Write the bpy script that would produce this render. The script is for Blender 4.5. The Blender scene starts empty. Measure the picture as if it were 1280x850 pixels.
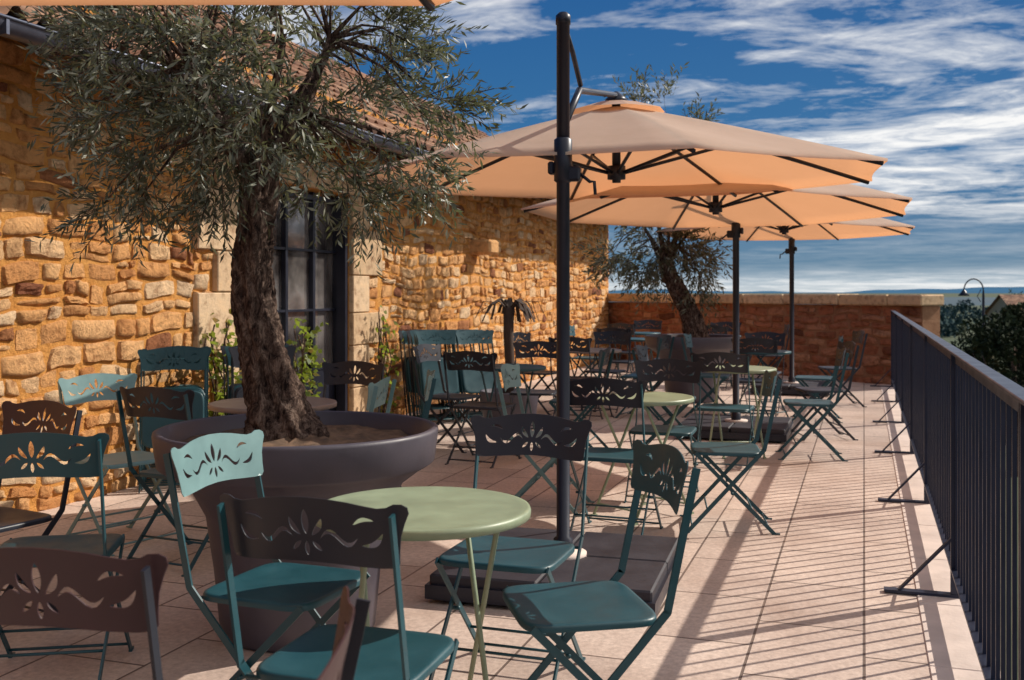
import bpy, math, random
import numpy as np
from mathutils import Vector, Matrix
from mathutils.geometry import delaunay_2d_cdt
random.seed(7); rng=np.random.default_rng(7)
scene=bpy.context.scene
COL=scene.collection
TH=math.radians(18.83)
CR=Vector((math.cos(TH),math.sin(TH),0)); CF=Vector((-math.sin(TH),math.cos(TH),0))

# ------------------------------------------------------------ materials
def newmat(name):
    m=bpy.data.materials.new(name); m.use_nodes=True
    nt=m.node_tree; b=nt.nodes['Principled BSDF']
    return m,nt,b
def N(nt,t,**kw):
    n=nt.nodes.new(t)
    for k,v in kw.items(): setattr(n,k,v)
    return n
def ramp(nt,stops):
    r=N(nt,'ShaderNodeValToRGB')
    e=r.color_ramp.elements
    while len(e)<len(stops): e.new(0.5)
    for i,(p,c) in enumerate(stops):
        e[i].position=p; e[i].color=(*c,1) if len(c)==3 else c
    return r
def noise(nt,scale,detail=4,rough=.55,vec=None):
    n=N(nt,'ShaderNodeTexNoise'); n.inputs['Scale'].default_value=scale
    n.inputs['Detail'].default_value=min(detail,6); n.inputs['Roughness'].default_value=rough
    if vec is not None: nt.links.new(vec,n.inputs['Vector'])
    return n
def bump(nt,b,h,strength,dist=.01,prev=None):
    bp=N(nt,'ShaderNodeBump'); bp.inputs['Strength'].default_value=strength
    bp.inputs['Distance'].default_value=dist
    nt.links.new(h,bp.inputs['Height'])
    if prev is not None: nt.links.new(prev,bp.inputs['Normal'])
    nt.links.new(bp.outputs[0],b.inputs['Normal']); return bp.outputs[0]
def mixc(nt,f,a,b,mode='MIX'):
    m=N(nt,'ShaderNodeMix'); m.data_type='RGBA'; m.blend_type=mode
    for sock,val in ((m.inputs[0],f),(m.inputs[6],a),(m.inputs[7],b)):
        if hasattr(val,'is_output'): nt.links.new(val,sock)
        elif isinstance(val,(int,float)): sock.default_value=val
        else: sock.default_value=(*val,1)
    return m.outputs[2]
def objco(nt): return N(nt,'ShaderNodeTexCoord').outputs['Object']

def simple(name,c,rough=.5,metal=0,var=.25,scale=6,bmp=.1,spec=.5):
    m,nt,b=newmat(name)
    co=objco(nt)
    n=noise(nt,scale,5,.6,co)
    r=ramp(nt,[(.3,tuple(x*(1-var) for x in c)),(.7,tuple(min(1,x*(1+var)) for x in c))])
    nt.links.new(n.outputs[0],r.inputs[0]); nt.links.new(r.outputs[0],b.inputs['Base Color'])
    b.inputs['Metallic'].default_value=metal
    b.inputs['Specular IOR Level'].default_value=spec
    rr=ramp(nt,[(.3,(rough*.8,)*3),(.75,(min(1,rough*1.3),)*3)])
    nt.links.new(n.outputs[0],rr.inputs[0]); nt.links.new(rr.outputs[0],b.inputs['Roughness'])
    if bmp:
        n2=noise(nt,scale*12,2,.6,co); bump(nt,b,n2.outputs[0],bmp,.004)
    return m

def stone_mat(name,stops,bmp=.8):
    m,nt,b=newmat(name); co=objco(nt)
    a=N(nt,'ShaderNodeAttribute'); a.attribute_name='tone'
    r=ramp(nt,stops); nt.links.new(a.outputs['Fac'],r.inputs[0])
    n=noise(nt,11,7,.68,co)
    r2=ramp(nt,[(.3,(.50,.40,.35)),(.5,(1,1,1)),(.75,(1.22,1.15,1.05))]); nt.links.new(n.outputs[0],r2.inputs[0])
    c=mixc(nt,1.0,r.outputs[0],r2.outputs[0],'MULTIPLY')
    nt.links.new(c,b.inputs['Base Color']); b.inputs['Roughness'].default_value=.9
    b.inputs['Specular IOR Level'].default_value=.15
    n2=noise(nt,22,6,.75,co); bump(nt,b,n2.outputs[0],bmp,.045)
    return m
GOLD=[(0,(.28,.11,.06)),(.2,(.60,.27,.10)),(.5,(.78,.41,.17)),(.75,(.80,.49,.25)),(1,(.80,.57,.36))]
RED=[(0,(.16,.065,.04)),(.3,(.34,.13,.07)),(.6,(.40,.17,.10)),(1,(.52,.28,.17))]
M_stone=stone_mat('golden_rubble_stone',GOLD,.95)
M_stone2=stone_mat('red_rubble_stone',RED,1.0)
M_dressed=stone_mat('dressed_stone',[(0,(.52,.36,.22)),(1,(.64,.47,.31))],.3)
def mortar(name,c1,c2):
    m,nt,b=newmat(name); co=objco(nt)
    n=noise(nt,7,6,.7,co); r=ramp(nt,[(.3,c1),(.7,c2)])
    nt.links.new(n.outputs[0],r.inputs[0]); nt.links.new(r.outputs[0],b.inputs['Base Color'])
    b.inputs['Roughness'].default_value=.95; b.inputs['Specular IOR Level'].default_value=.1
    n2=noise(nt,26,6,.75,co); bump(nt,b,n2.outputs[0],.9,.04); return m
M_mortar=mortar('sandy_mortar',(.60,.25,.06),(.78,.39,.12))
M_mortar2=mortar('red_mortar',(.28,.14,.08),(.40,.22,.13))

def paving():
    m,nt,b=newmat('stone_paving'); co=objco(nt)
    mp=N(nt,'ShaderNodeMapping'); mp.inputs['Rotation'].default_value=(0,0,math.radians(90))
    nt.links.new(co,mp.inputs[0])
    t=N(nt,'ShaderNodeTexBrick'); nt.links.new(mp.outputs[0],t.inputs['Vector'])
    t.inputs['Scale'].default_value=1; t.inputs['Brick Width'].default_value=.62; t.inputs['Row Height'].default_value=.41
    t.inputs['Mortar Size'].default_value=.006; t.inputs['Mortar Smooth'].default_value=.3
    t.inputs['Color1'].default_value=(.75,.60,.51,1);t.inputs['Color2'].default_value=(.62,.49,.42,1);t.inputs['Mortar'].default_value=(.20,.145,.12,1)
    t.offset=.5
    n=noise(nt,1.3,6,.65,co); r=ramp(nt,[(.3,(.74,.71,.70)),(.6,(1,1,1)),(.8,(1.1,1.09,1.07))]); nt.links.new(n.outputs[0],r.inputs[0])
    c=mixc(nt,1,t.outputs['Color'],r.outputs[0],'MULTIPLY')
    n4=noise(nt,38,6,.75,co); r4=ramp(nt,[(.35,(.72,.70,.70)),(.65,(1.08,1.08,1.08))]); nt.links.new(n4.outputs[0],r4.inputs[0])
    c=mixc(nt,1,c,r4.outputs[0],'MULTIPLY')
    n5=noise(nt,.8,4,.6,co); r5=ramp(nt,[(.54,(0,0,0)),(.68,(.5,.5,.5))]); nt.links.new(n5.outputs[0],r5.inputs[0])
    c=mixc(nt,r5.outputs[0],c,(.36,.23,.17))
    nt.links.new(c,b.inputs['Base Color'])
    rr=ramp(nt,[(.3,(.5,)*3),(.7,(.8,)*3)]); nt.links.new(n.outputs[0],rr.inputs[0]); nt.links.new(rr.outputs[0],b.inputs['Roughness'])
    b.inputs['Specular IOR Level'].default_value=.35
    inv=N(nt,'ShaderNodeMath',operation='SUBTRACT'); inv.inputs[0].default_value=1; nt.links.new(t.outputs['Fac'],inv.inputs[1])
    p=bump(nt,b,inv.outputs[0],.7,.005)
    bump(nt,b,n4.outputs[0],.3,.006,p)
    return m
M_paving=paving()
M_curb=simple('curb_stone',(.66,.54,.48),.7,var=.15,scale=4,bmp=.4)

def paint(name,c,rough=.42):
    return simple(name,c,rough,0,.14,7,.04,.5)
M_teal=paint('teal_paint',(.012,.066,.086))
M_lteal=paint('light_teal_paint',(.15,.27,.28))
M_dark=paint('charcoal_and_shade',(.014,.018,.030))  # charcoal; on chair backs it also puts the backlit shade into the colour
M_brown=paint('brown_paint',(.050,.023,.028))
M_sage=paint('sage_paint',(.26,.32,.21),.4)
M_tabled=paint('brown_table_paint',(.26,.20,.18),.4)
M_black=simple('dark_metal',(.014,.016,.030),.38,.2,.15,8,.05)
M_rail=simple('railing_metal',(.022,.028,.055),.36,.3,.15,8,.05)
M_base=simple('base_slab',(.020,.017,.026),.6,0,.25,6,.2)
M_pot=simple('planter_composite',(.068,.059,.078),.5,0,.18,5,.1)
M_soil=simple('soil',(.15,.09,.055),.95,0,.6,20,1)
M_zinc=simple('zinc_gutter',(.09,.10,.14),.4,.6,.3,5,.1)
M_wood=simple('dark_wood',(.06,.035,.025),.8,0,.4,8,.3)
M_dead=simple('dry_leaves',(.05,.03,.022),.9,0,.4,12,.4)
def canopy():
    m,nt,b=newmat('canopy_fabric'); co=objco(nt)
    out=nt.nodes['Material Output']
    n=noise(nt,3,5,.6,co); r=ramp(nt,[(.3,(.63,.495,.40)),(.7,(.71,.565,.465))]); nt.links.new(n.outputs[0],r.inputs[0])
    nt.links.new(r.outputs[0],b.inputs['Base Color']); b.inputs['Roughness'].default_value=.9; b.inputs['Specular IOR Level'].default_value=.1
    w=noise(nt,9,4,.5,co); bump(nt,b,w.outputs[0],.3,.012)
    t=N(nt,'ShaderNodeBsdfTranslucent'); t.inputs[0].default_value=(.92,.43,.20,1)
    mx=N(nt,'ShaderNodeMixShader'); mx.inputs[0].default_value=.43
    nt.links.new(b.outputs[0],mx.inputs[1]); nt.links.new(t.outputs[0],mx.inputs[2]); nt.links.new(mx.outputs[0],out.inputs[0])
    return m
M_can=canopy()
def leafmat(name,stops,tr=(.2,.28,.06),k=.2,ro=.45,sp=.5):
    m,nt,b=newmat(name); out=nt.nodes['Material Output']
    a=N(nt,'ShaderNodeAttribute'); a.attribute_name='tone'
    r=ramp(nt,stops); nt.links.new(a.outputs['Fac'],r.inputs[0]); nt.links.new(r.outputs[0],b.inputs['Base Color'])
    b.inputs['Roughness'].default_value=ro; b.inputs['Specular IOR Level'].default_value=sp
    if k:
        t=N(nt,'ShaderNodeBsdfTranslucent'); t.inputs[0].default_value=(*tr,1)
        mx=N(nt,'ShaderNodeMixShader'); mx.inputs[0].default_value=k
        nt.links.new(b.outputs[0],mx.inputs[1]); nt.links.new(t.outputs[0],mx.inputs[2]); nt.links.new(mx.outputs[0],out.inputs[0])
    return m
M_olive=leafmat('olive_leaves',[(0,(.025,.03,.020)),(.5,(.075,.085,.058)),(.8,(.18,.19,.14)),(1,(.36,.37,.30))],(.22,.24,.10),.22)
M_green=leafmat('tree_leaves',[(0,(.010,.018,.010)),(.8,(.04,.055,.025)),(1,(.10,.07,.03))],k=0,ro=.85,sp=.15)
M_far=leafmat('far_leaves',[(0,(.022,.045,.050)),(1,(.055,.10,.10))],k=0,ro=.9,sp=.1)  # leaf green shifted to blue, distance haze painted in
M_vine=leafmat('vine_leaves',[(0,(.05,.09,.02)),(.6,(.16,.22,.03)),(1,(.25,.12,.03))],(.35,.45,.05),.4)
def bark():
    m,nt,b=newmat('olive_bark'); co=objco(nt)
    mp=N(nt,'ShaderNodeMapping'); mp.inputs['Scale'].default_value=(1,1,.4); nt.links.new(co,mp.inputs[0])
    n=noise(nt,34,6,.8,mp.outputs[0]); n.inputs['Distortion'].default_value=.6
    r=ramp(nt,[(.38,(.018,.011,.011)),(.5,(.15,.095,.075)),(.62,(.40,.29,.23))])
    nt.links.new(n.outputs[0],r.inputs[0]); nt.links.new(r.outputs[0],b.inputs['Base Color'])
    b.inputs['Roughness'].default_value=.95; b.inputs['Specular IOR Level'].default_value=.15
    bump(nt,b,n.outputs[0],1,.07)
    return m
M_bark=bark()
def tiles():
    m,nt,b=newmat('canal_tiles'); co=objco(nt)
    v=N(nt,'ShaderNodeTexVoronoi'); mp=N(nt,'ShaderNodeMapping'); mp.inputs['Scale'].default_value=(3,5,0.01)
    nt.links.new(co,mp.inputs[0]); nt.links.new(mp.outputs[0],v.inputs['Vector']); v.inputs['Scale'].default_value=1
    s=N(nt,'ShaderNodeSeparateColor'); nt.links.new(v.outputs['Color'],s.inputs[0])
    r=ramp(nt,[(0,(.14,.07,.045)),(.5,(.30,.14,.08)),(1,(.46,.27,.17))]); nt.links.new(s.outputs[0],r.inputs[0])
    n=noise(nt,8,6,.7,co); r2=ramp(nt,[(.3,(.5,.48,.45)),(.65,(1,1,1))]); nt.links.new(n.outputs[0],r2.inputs[0])
    nt.links.new(mixc(nt,1,r.outputs[0],r2.outputs[0],'MULTIPLY'),b.inputs['Base Color']); b.inputs['Roughness'].default_value=.9
    return m
M_tile=tiles()
def glass():
    m,nt,b=newmat('window_glass'); co=objco(nt)
    n=noise(nt,1.8,4,.6,co); r=ramp(nt,[(.38,(.12,.10,.10)),(.62,(.70,.64,.62))]); nt.links.new(n.outputs[0],r.inputs[0]); nt.links.new(r.outputs[0],b.inputs['Base Color'])  # pale and dark patches imitate reflections, painted into the pane colour
    b.inputs['Roughness'].default_value=.1; b.inputs['Metallic'].default_value=.8
    bump(nt,b,n.outputs[0],.08,.03); return m
M_glass=glass()

# ------------------------------------------------------------ mesh builder
class MB:
    def __init__(s): s.v=[];s.f=[];s.m=[];s.s=[];s.t=[]
    def add(s,V,F,mat=0,smooth=False,tone=.5):
        o=len(s.v); s.v.extend([tuple(p) for p in V])
        for f in F:
            s.f.append(tuple(i+o for i in f)); s.m.append(mat); s.s.append(smooth); s.t.append(tone)
    def box(s,c,size,mat=0,M=None,tone=.5,bev=0):
        x,y,z=[a/2 for a in size]
        if bev<=0:
            V=[Vector((sx*x,sy*y,sz*z)) for sz in(-1,1) for sy in(-1,1) for sx in(-1,1)]
            F=[(0,2,3,1),(4,5,7,6),(0,1,5,4),(2,6,7,3),(0,4,6,2),(1,3,7,5)]
        else:
            V=[];idx={}
            for sz in(-1,1):
                for sy in(-1,1):
                    for sx in(-1,1):
                        for ax in range(3):
                            p=[sx*(x-bev),sy*(y-bev),sz*(z-bev)]
                            p[ax]=[sx*x,sy*y,sz*z][ax]
                            idx[(sx,sy,sz,ax)]=len(V);V.append(Vector(p))
            F=[]
            for ax in range(3):
                o=[i for i in range(3) if i!=ax]
                for sg in(-1,1):
                    q=[]
                    for a,b2 in((-1,-1),(1,-1),(1,1),(-1,1)):
                        k=[0,0,0];k[ax]=sg;k[o[0]]=a;k[o[1]]=b2
                        q.append(idx[(*k,ax)])
                    F.append(tuple(q))
                for a in(-1,1):
                    for b2 in(-1,1):
                        k1=[0,0,0];k1[ax]=-1;k1[o[0]]=a;k1[o[1]]=b2
                        k2=list(k1);k2[ax]=1
                        F.append((idx[(*k1,o[0])],idx[(*k2,o[0])],idx[(*k2,o[1])],idx[(*k1,o[1])]))
            for sz in(-1,1):
                for sy in(-1,1):
                    for sx in(-1,1): F.append(tuple(idx[(sx,sy,sz,a)] for a in range(3)))
        c=Vector(c)
        V=[(M@p if M is not None else p)+c for p in V]
        s.add(V,F,mat,False,tone)
    def bar(s,p0,p1,w,t,wa=(1,0,0),mat=0):
        p0=Vector(p0);p1=Vector(p1);d=(p1-p0);L=d.length;d.normalize()
        wa=Vector(wa);wa=(wa-d*wa.dot(d)).normalized();ta=d.cross(wa)
        M=Matrix((wa,ta,d)).transposed()
        s.box((p0+p1)/2,(w,t,L),mat,M)
    def tube(s,pts,rad,n=8,mat=0,smooth=True,fn=None,cap=True):
        pts=[Vector(p) for p in pts]
        if not hasattr(rad,'__len__'): rad=[rad]*len(pts)
        V=[];F=[];prev=None
        for i,p in enumerate(pts):
            d=(pts[min(i+1,len(pts)-1)]-pts[max(i-1,0)]).normalized()
            if prev is None:
                a=Vector((0,0,1)) if abs(d.z)<.9 else Vector((1,0,0))
                u=(a-d*a.dot(d)).normalized()
            else: u=(prev-d*prev.dot(d)).normalized()
            prev=u;w=d.cross(u)
            for k in range(n):
                th=2*math.pi*k/n; r=rad[i]*(fn(th,i/(len(pts)-1)) if fn else 1)
                V.append(p+u*math.cos(th)*r+w*math.sin(th)*r)
        for i in range(len(pts)-1):
            for k in range(n):
                a=i*n+k;b2=i*n+(k+1)%n
                F.append((a,b2,b2+n,a+n))
        if cap: F.append(tuple(range(n-1,-1,-1)));F.append(tuple(range((len(pts)-1)*n,len(pts)*n)))
        s.add(V,F,mat,smooth)
    def lathe(s,prof,c=(0,0,0),n=32,mat=0,smooth=True):
        V=[];F=[]
        for r,z in prof:
            for k in range(n):
                th=2*math.pi*k/n; V.append((c[0]+r*math.cos(th),c[1]+r*math.sin(th),c[2]+z))
        for i in range(len(prof)-1):
            for k in range(n):
                a=i*n+k;b2=i*n+(k+1)%n; F.append((a,b2,b2+n,a+n))
        s.add(V,F,mat,smooth)
    def mesh(s,name,mats):
        me=bpy.data.meshes.new(name); me.from_pydata(s.v,[],s.f)
        for m in mats: me.materials.append(m)
        me.polygons.foreach_set('material_index',s.m); me.polygons.foreach_set('use_smooth',s.s)
        a=me.attributes.new('tone','FLOAT','FACE'); a.data.foreach_set('value',s.t)
        me.update(); return me
    def obj(s,name,mats,parent=None):
        o=bpy.data.objects.new(name,s.mesh(name,mats)); COL.objects.link(o)
        if parent: o.parent=parent
        return o
def inst(name,me,loc,rz=0,parent=None):
    o=bpy.data.objects.new(name,me); COL.objects.link(o); o.location=loc; o.rotation_euler=(0,0,math.radians(rz)); return o
def empty(name):
    e=bpy.data.objects.new(name,None); COL.objects.link(e); return e

# ------------------------------------------------------------ stone wall
def rubble(mb,p0,d,n,L,z0,z1,holes=(),hr=(.07,.17),wr=(.10,.36),depth=.022,seed=1):
    R=random.Random(seed); p0=Vector(p0);d=Vector(d).normalized();n=Vector(n).normalized()
    def warp(a,z): return z+.03*math.sin(1.9*a+2.3*z)+.016*math.sin(5.1*a+z*3)+.008*math.sin(13*a-z*5)
    S=[0,.07,.28,.52,.75,.93,1]
    def stone(a0,a1,b0,b1):
        g=R.uniform(.003,.016)
        a0+=g;a1-=g;b0+=g*.8;b1-=g*.8
        if a1-a0<.04 or b1-b0<.03: return
        D=depth*R.uniform(.3,1.5); tone=min(1,max(0,R.gauss(.55,.28)))
        j=[R.uniform(-.02,.02) for _ in range(8)]
        tx,tz=R.uniform(-.009,.009),R.uniform(-.009,.009)
        cr=R.uniform(.04,.2)
        V=[];F=[]
        m=len(S)
        for jz,t in enumerate(S):
            for ja,q in enumerate(S):
                A=a0+(a1-a0)*q + (j[0]*(1-q)*(1-t)+j[1]*q*(1-t)+j[2]*(1-q)*t+j[3]*q*t)
                B=b0+(b1-b0)*t + (j[4]*(1-q)*(1-t)+j[5]*q*(1-t)+j[6]*(1-q)*t+j[7]*q*t)*.6
                ex=2*q-1;ez=2*t-1
                k=cr*(ex*ex*ez*ez)
                ca=(a0+a1)/2;cb=(b0+b1)/2
                A+=(ca-A)*k*.6; B+=(cb-B)*k
                e=max(abs(ex),abs(ez))
                dep=-.012 if e>.99 else (D*(.75+R.uniform(-.2,.15)) if e>.8 else D*(1+R.uniform(-.3,.3)))
                dep+= (tx*ex+tz*ez) if e<.99 else 0
                A+=R.uniform(-.006,.006);B+=R.uniform(-.005,.005)
                P=p0+d*A+n*dep; V.append((P.x,P.y,warp(A,B)))
        for y in range(m-1):
            for x in range(m-1):
                a=y*m+x; F.append((a,a+1,a+1+m,a+m))
        mb.add(V,F,0,R.random()<.5,tone)
    z=z0
    while z<z1-.04:
        h=R.uniform(*hr)
        if z+h>z1: h=z1-z
        a=-R.uniform(0,.3)
        while a<L:
            w=R.uniform(*wr)*(.55+h/.22)
            a0,a1=max(a,0),min(a+w,L)
            segs=[(a0,a1)]
            for (ha,hb,za,zb) in holes:
                ns=[]
                for (s0,s1) in segs:
                    if z+h*.5>za and z+h*.5<zb and s1>ha and s0<hb:
                        if s0<ha: ns.append((s0,ha))
                        if s1>hb: ns.append((hb,s1))
                    else: ns.append((s0,s1))
                segs=ns
            for s0,s1 in segs:
                if s1-s0>.07:
                    if h>.12 and R.random()<.3:
                        mm=z+h*R.uniform(.35,.65)
                        c2=s0+(s1-s0)*R.uniform(.35,.65)
                        stone(s0,s1,z,mm);stone(s0,c2,mm,z+h);stone(c2,s1,mm,z+h)
                    else: stone(s0,s1,z,z+h)
            a+=w
        z+=h

WU=-4.8; V0=-3.0; V1=20.0
bld=empty('stone_building')
mb=MB()
DO=(7.15,9.1); DZ=2.3
holes=[(6.6-V0,9.75-V0,0,DZ+.28)]
rubble(mb,(WU,V0,0),(0,1,0),(1,0,0),V1-V0,0,2.95,holes,seed=3)
o=mb.obj('rubble_facing',[M_stone],bld)
mb=MB()
def quad(mb,pts,mat=0,tone=.5): mb.add(pts,[tuple(range(len(pts)))],mat,False,tone)
for (a,b2,z0,z1) in ((V0,DO[0],0,3.2),(DO[1],V1,0,3.2),(DO[0],DO[1],DZ,3.2)):
    mb.box((WU-.3,(a+b2)/2,(z0+z1)/2),(.6,b2-a,z1-z0),0)
mb.obj('wall_core',[M_mortar],bld)
mb=MB()
mb.box((-8.1,(V0+V1)/2,-1),(6.0,V1-V0-.02,7.2),0)
mb.box((-11.3,(V0+V1)/2,1),(.4,V1-V0-.02,4),0)
quad(mb,[(WU-.6,V1-.02,3.1),(-11.4,V1-.02,3.1),(-8.1,V1-.02,4.85)])
quad(mb,[(WU-.6,V0+.02,3.1),(-11.4,V0+.02,3.1),(-8.1,V0+.02,4.85)])
mb.obj('building_body',[M_mortar],bld)
mb=MB(); R=random.Random(5)
for side,(a,b2) in (('L',(6.6,DO[0])),('R',(DO[1],9.75))):
    z=0;i=0
    while z<DZ-.02:
        h=R.uniform(.32,.5); h=min(h,DZ-z)
        if DZ-z-h<.12: h=DZ-z
        w=(b2-a) if i%2==0 else (b2-a)*.55
        if side=='L': c=b2-w/2
        else: c=a+w/2
        mb.box((WU-.10,c,z+h/2),(.3,w-.008,h-.008),0,tone=R.random(),bev=.008)
        z+=h;i+=1
mb.box((WU-.10,(6.6+9.75)/2,DZ+.14),(.31,3.1,.27),0,tone=.4,bev=.01)
mb.box((WU-.2,(DO[0]+DO[1])/2,.03),(.6,DO[1]-DO[0]-.01,.06),0,tone=.4)
mb.obj('door_surround',[M_dressed],bld)
mb=MB(); rubble(mb,(WU,6.6,0),(0,1,0),(1,0,0),.25,0,DZ,(),seed=9); rubble(mb,(WU,9.47,0),(0,1,0),(1,0,0),.28,0,DZ,(),seed=10)
mb.obj('jamb_rubble',[M_stone],bld)
mb=MB(); X=WU-.13
n=4; w=(DO[1]-DO[0])/n
mb.box((X-.03,(DO[0]+DO[1])/2,DZ/2+.03),(.01,DO[1]-DO[0],DZ-.07),1)
for i in range(n+1):
    y=DO[0]+i*w; y=min(max(y,DO[0]+.025),DO[1]-.025)
    mb.box((X,y,DZ/2+.03),(.045,.04,DZ-.08),0)
for z in (.1,.62,1.18,1.74,DZ-.06):
    mb.box((X,(DO[0]+DO[1])/2,z),(.04,DO[1]-DO[0]-.02,.045 if z<.3 or z>2 else .022),0)
mb.box((X,(DO[0]+DO[1])/2,.36),(.02,DO[1]-DO[0]-.06,.48),0)
mb.box((WU-.05,DO[1]-.05,1.15),(.10,.05,2.2),0)
mb.obj('glazed_door',[M_black,M_glass],bld)
mb=MB(); mb.box((WU+.12,12.55,1.93),(.34,.34,.19),0,tone=.6,bev=.03); mb.obj('protruding_corbel',[M_stone],bld)
# roof
mb=MB(); eu,ez=-4.12,2.70; sl=.55; Lr=4.0
ny=int((V1+.5-V0)/.2*6)
V=[];F=[]
nc=12
for j in range(nc):
    t0=Lr*j/nc; t1=Lr*(j+1)/nc+.04
    for t,off in ((t0,.035),(t1,.0)):
        for i in range(ny+1):
            y=V0-.2+(V1+.5-V0)*i/ny
            ph=(i%6)/6*2*math.pi
            h=.04*math.cos(ph)+random.uniform(-.004,.004)
            V.append((eu-t,y,ez+sl*t+h+off+.05))
    base=2*j*(ny+1)
    for i in range(ny):
        F.append((base+i,base+i+1,base+ny+1+i+1,base+ny+1+i))
mb.add(V,F,0,True)
mb.box((-8.12,(V0+V1)/2,ez+sl*Lr+.1),(.22,V1-V0+.5,.14),0,bev=.04)
quad(mb,[(-8.12,V0-.2,ez+sl*Lr+.05),(-8.12,V1+.3,ez+sl*Lr+.05),(-12.1,V1+.3,ez+.05),(-12.1,V0-.2,ez+.05)])
mb.obj('tile_roof',[M_tile],bld)
mb=MB()
quad(mb,[(eu-.02,V0-.15,ez+.01),(eu-.02,V1+.25,ez+.01),(-8.1,V1+.25,ez+sl*3.98+.01),(-8.1,V0-.15,ez+sl*3.98+.01)])
y=V0
ang=math.atan(sl)
while y<V1+.2:
    M=Matrix.Rotation(ang,3,'Y')
    mb.box((eu-.45,y,ez+sl*.45-.06),(.95,.07,.11),0,M); y+=.5
mb.obj('rafters',[M_wood],bld)
mb=MB(); V=[];F=[]
for k in range(11):
    th=math.pi+math.pi*k/10
    for y in (V0-.2,V1+.3): V.append((eu+.06+.075*math.cos(th),y,ez+.0+.075*math.sin(th)))
for k in range(10): F.append((2*k,2*k+1,2*k+3,2*k+2))
mb.add(V,F,0,True)
mb.tube([(eu+.135,V0-.2,ez),(eu+.135,V1+.3,ez)],.011,6); mb.tube([(eu-.015,V0-.2,ez),(eu-.015,V1+.3,ez)],.008,6)
y=V0
while y<V1:
    mb.box((eu+.06,y,ez-.045),(.16,.02,.075),0); y+=1.0
mb.obj('gutter',[M_zinc],bld)

# back wall
bw=empty('low_stone_wall')
A=Vector((-4.8,20.0,0)); B=Vector((.78,15.6,0)); dd=(B-A).normalized(); nn=Vector((dd.y,-dd.x,0))
if nn.y>0: nn=-nn
Lb=(B-A).length
mb=MB(); rubble(mb,A,dd,nn,Lb,0,1.14,(),hr=(.1,.2),wr=(.16,.45),seed=21); mb.obj('rubble_face',[M_stone2],bw)
Mr=Matrix((dd,-nn,Vector((0,0,1)))).transposed()
mb=MB(); c=(A+B)/2-nn*.2; mb.box((c.x,c.y,-1.43),(Lb,.4,5.16),0,Mr); mb.obj('wall_core',[M_mortar2],bw)
mb=MB(); a=0; R=random.Random(2)
while a<Lb-.1:
    w=min(R.uniform(.7,1.1),Lb-a+.05); c=A+dd*(a+w/2)-nn*.18
    mb.box((c.x,c.y,1.235+R.uniform(-.006,.006)),(w-.012,.54,.16),0,Mr,tone=R.random(),bev=.02); a+=w
mb.obj('coping_stones',[M_dressed],bw)

# terrace
mb=MB()
P=[(WU-.05,V0-1),(.46,V0-1),(.46,15.85),(-4.85,20.1)]
V=[(x,y,0) for x,y in P]+[(x,y,-.25) for x,y in P]
mb.add(V,[(0,1,2,3),(0,4,5,1),(1,5,6,2),(2,6,7,3)],0)
mb.obj('terrace_floor',[M_paving])
mb=MB()
y=V0-1
while y<15.6:
    mb.box((.34,y+.4,.0),(.235,.795,.012),0,bev=.003); y+=.8
mb.obj('terrace_curb',[M_curb])
mb=MB()
quad(mb,[(.44,V0-1,-.25),(.44,15.9,-.25),(.44,15.9,-4.05),(.44,V0-1,-4.05)])
quad(mb,[(.44,V0-1,-.25),(.44,V0-1,-4.05),(-12,V0-1,-4.05),(-12,V0-1,-.25)])
mb.obj('retaining_wall',[M_stone2])

# railing
mb=MB(); RU=.385
mb.box((RU,6.4,1.085),(.055,18.7,.012),0,bev=.003)
mb.box((RU,6.4,1.055),(.012,18.7,.035),0)
mb.box((RU,6.4,.125),(.045,18.7,.012),0)
y=-2.9
while y<15.7:
    mb.box((RU,y,.59),(.012,.012,.93),0); y+=.122
y=-1.45
while y<15.8:
    mb.box((RU,y-.012,.54),(.045,.012,1.08),0); mb.box((RU,y+.012,.54),(.045,.012,1.08),0)
    mb.bar((RU-.02,y,.26),(RU-.24,y,.012),.035,.01,(0,1,0)); mb.box((RU-.14,y,.012),(.32,.05,.012),0)
    y+=2.13
mb.obj('metal_railing',[M_rail])

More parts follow.
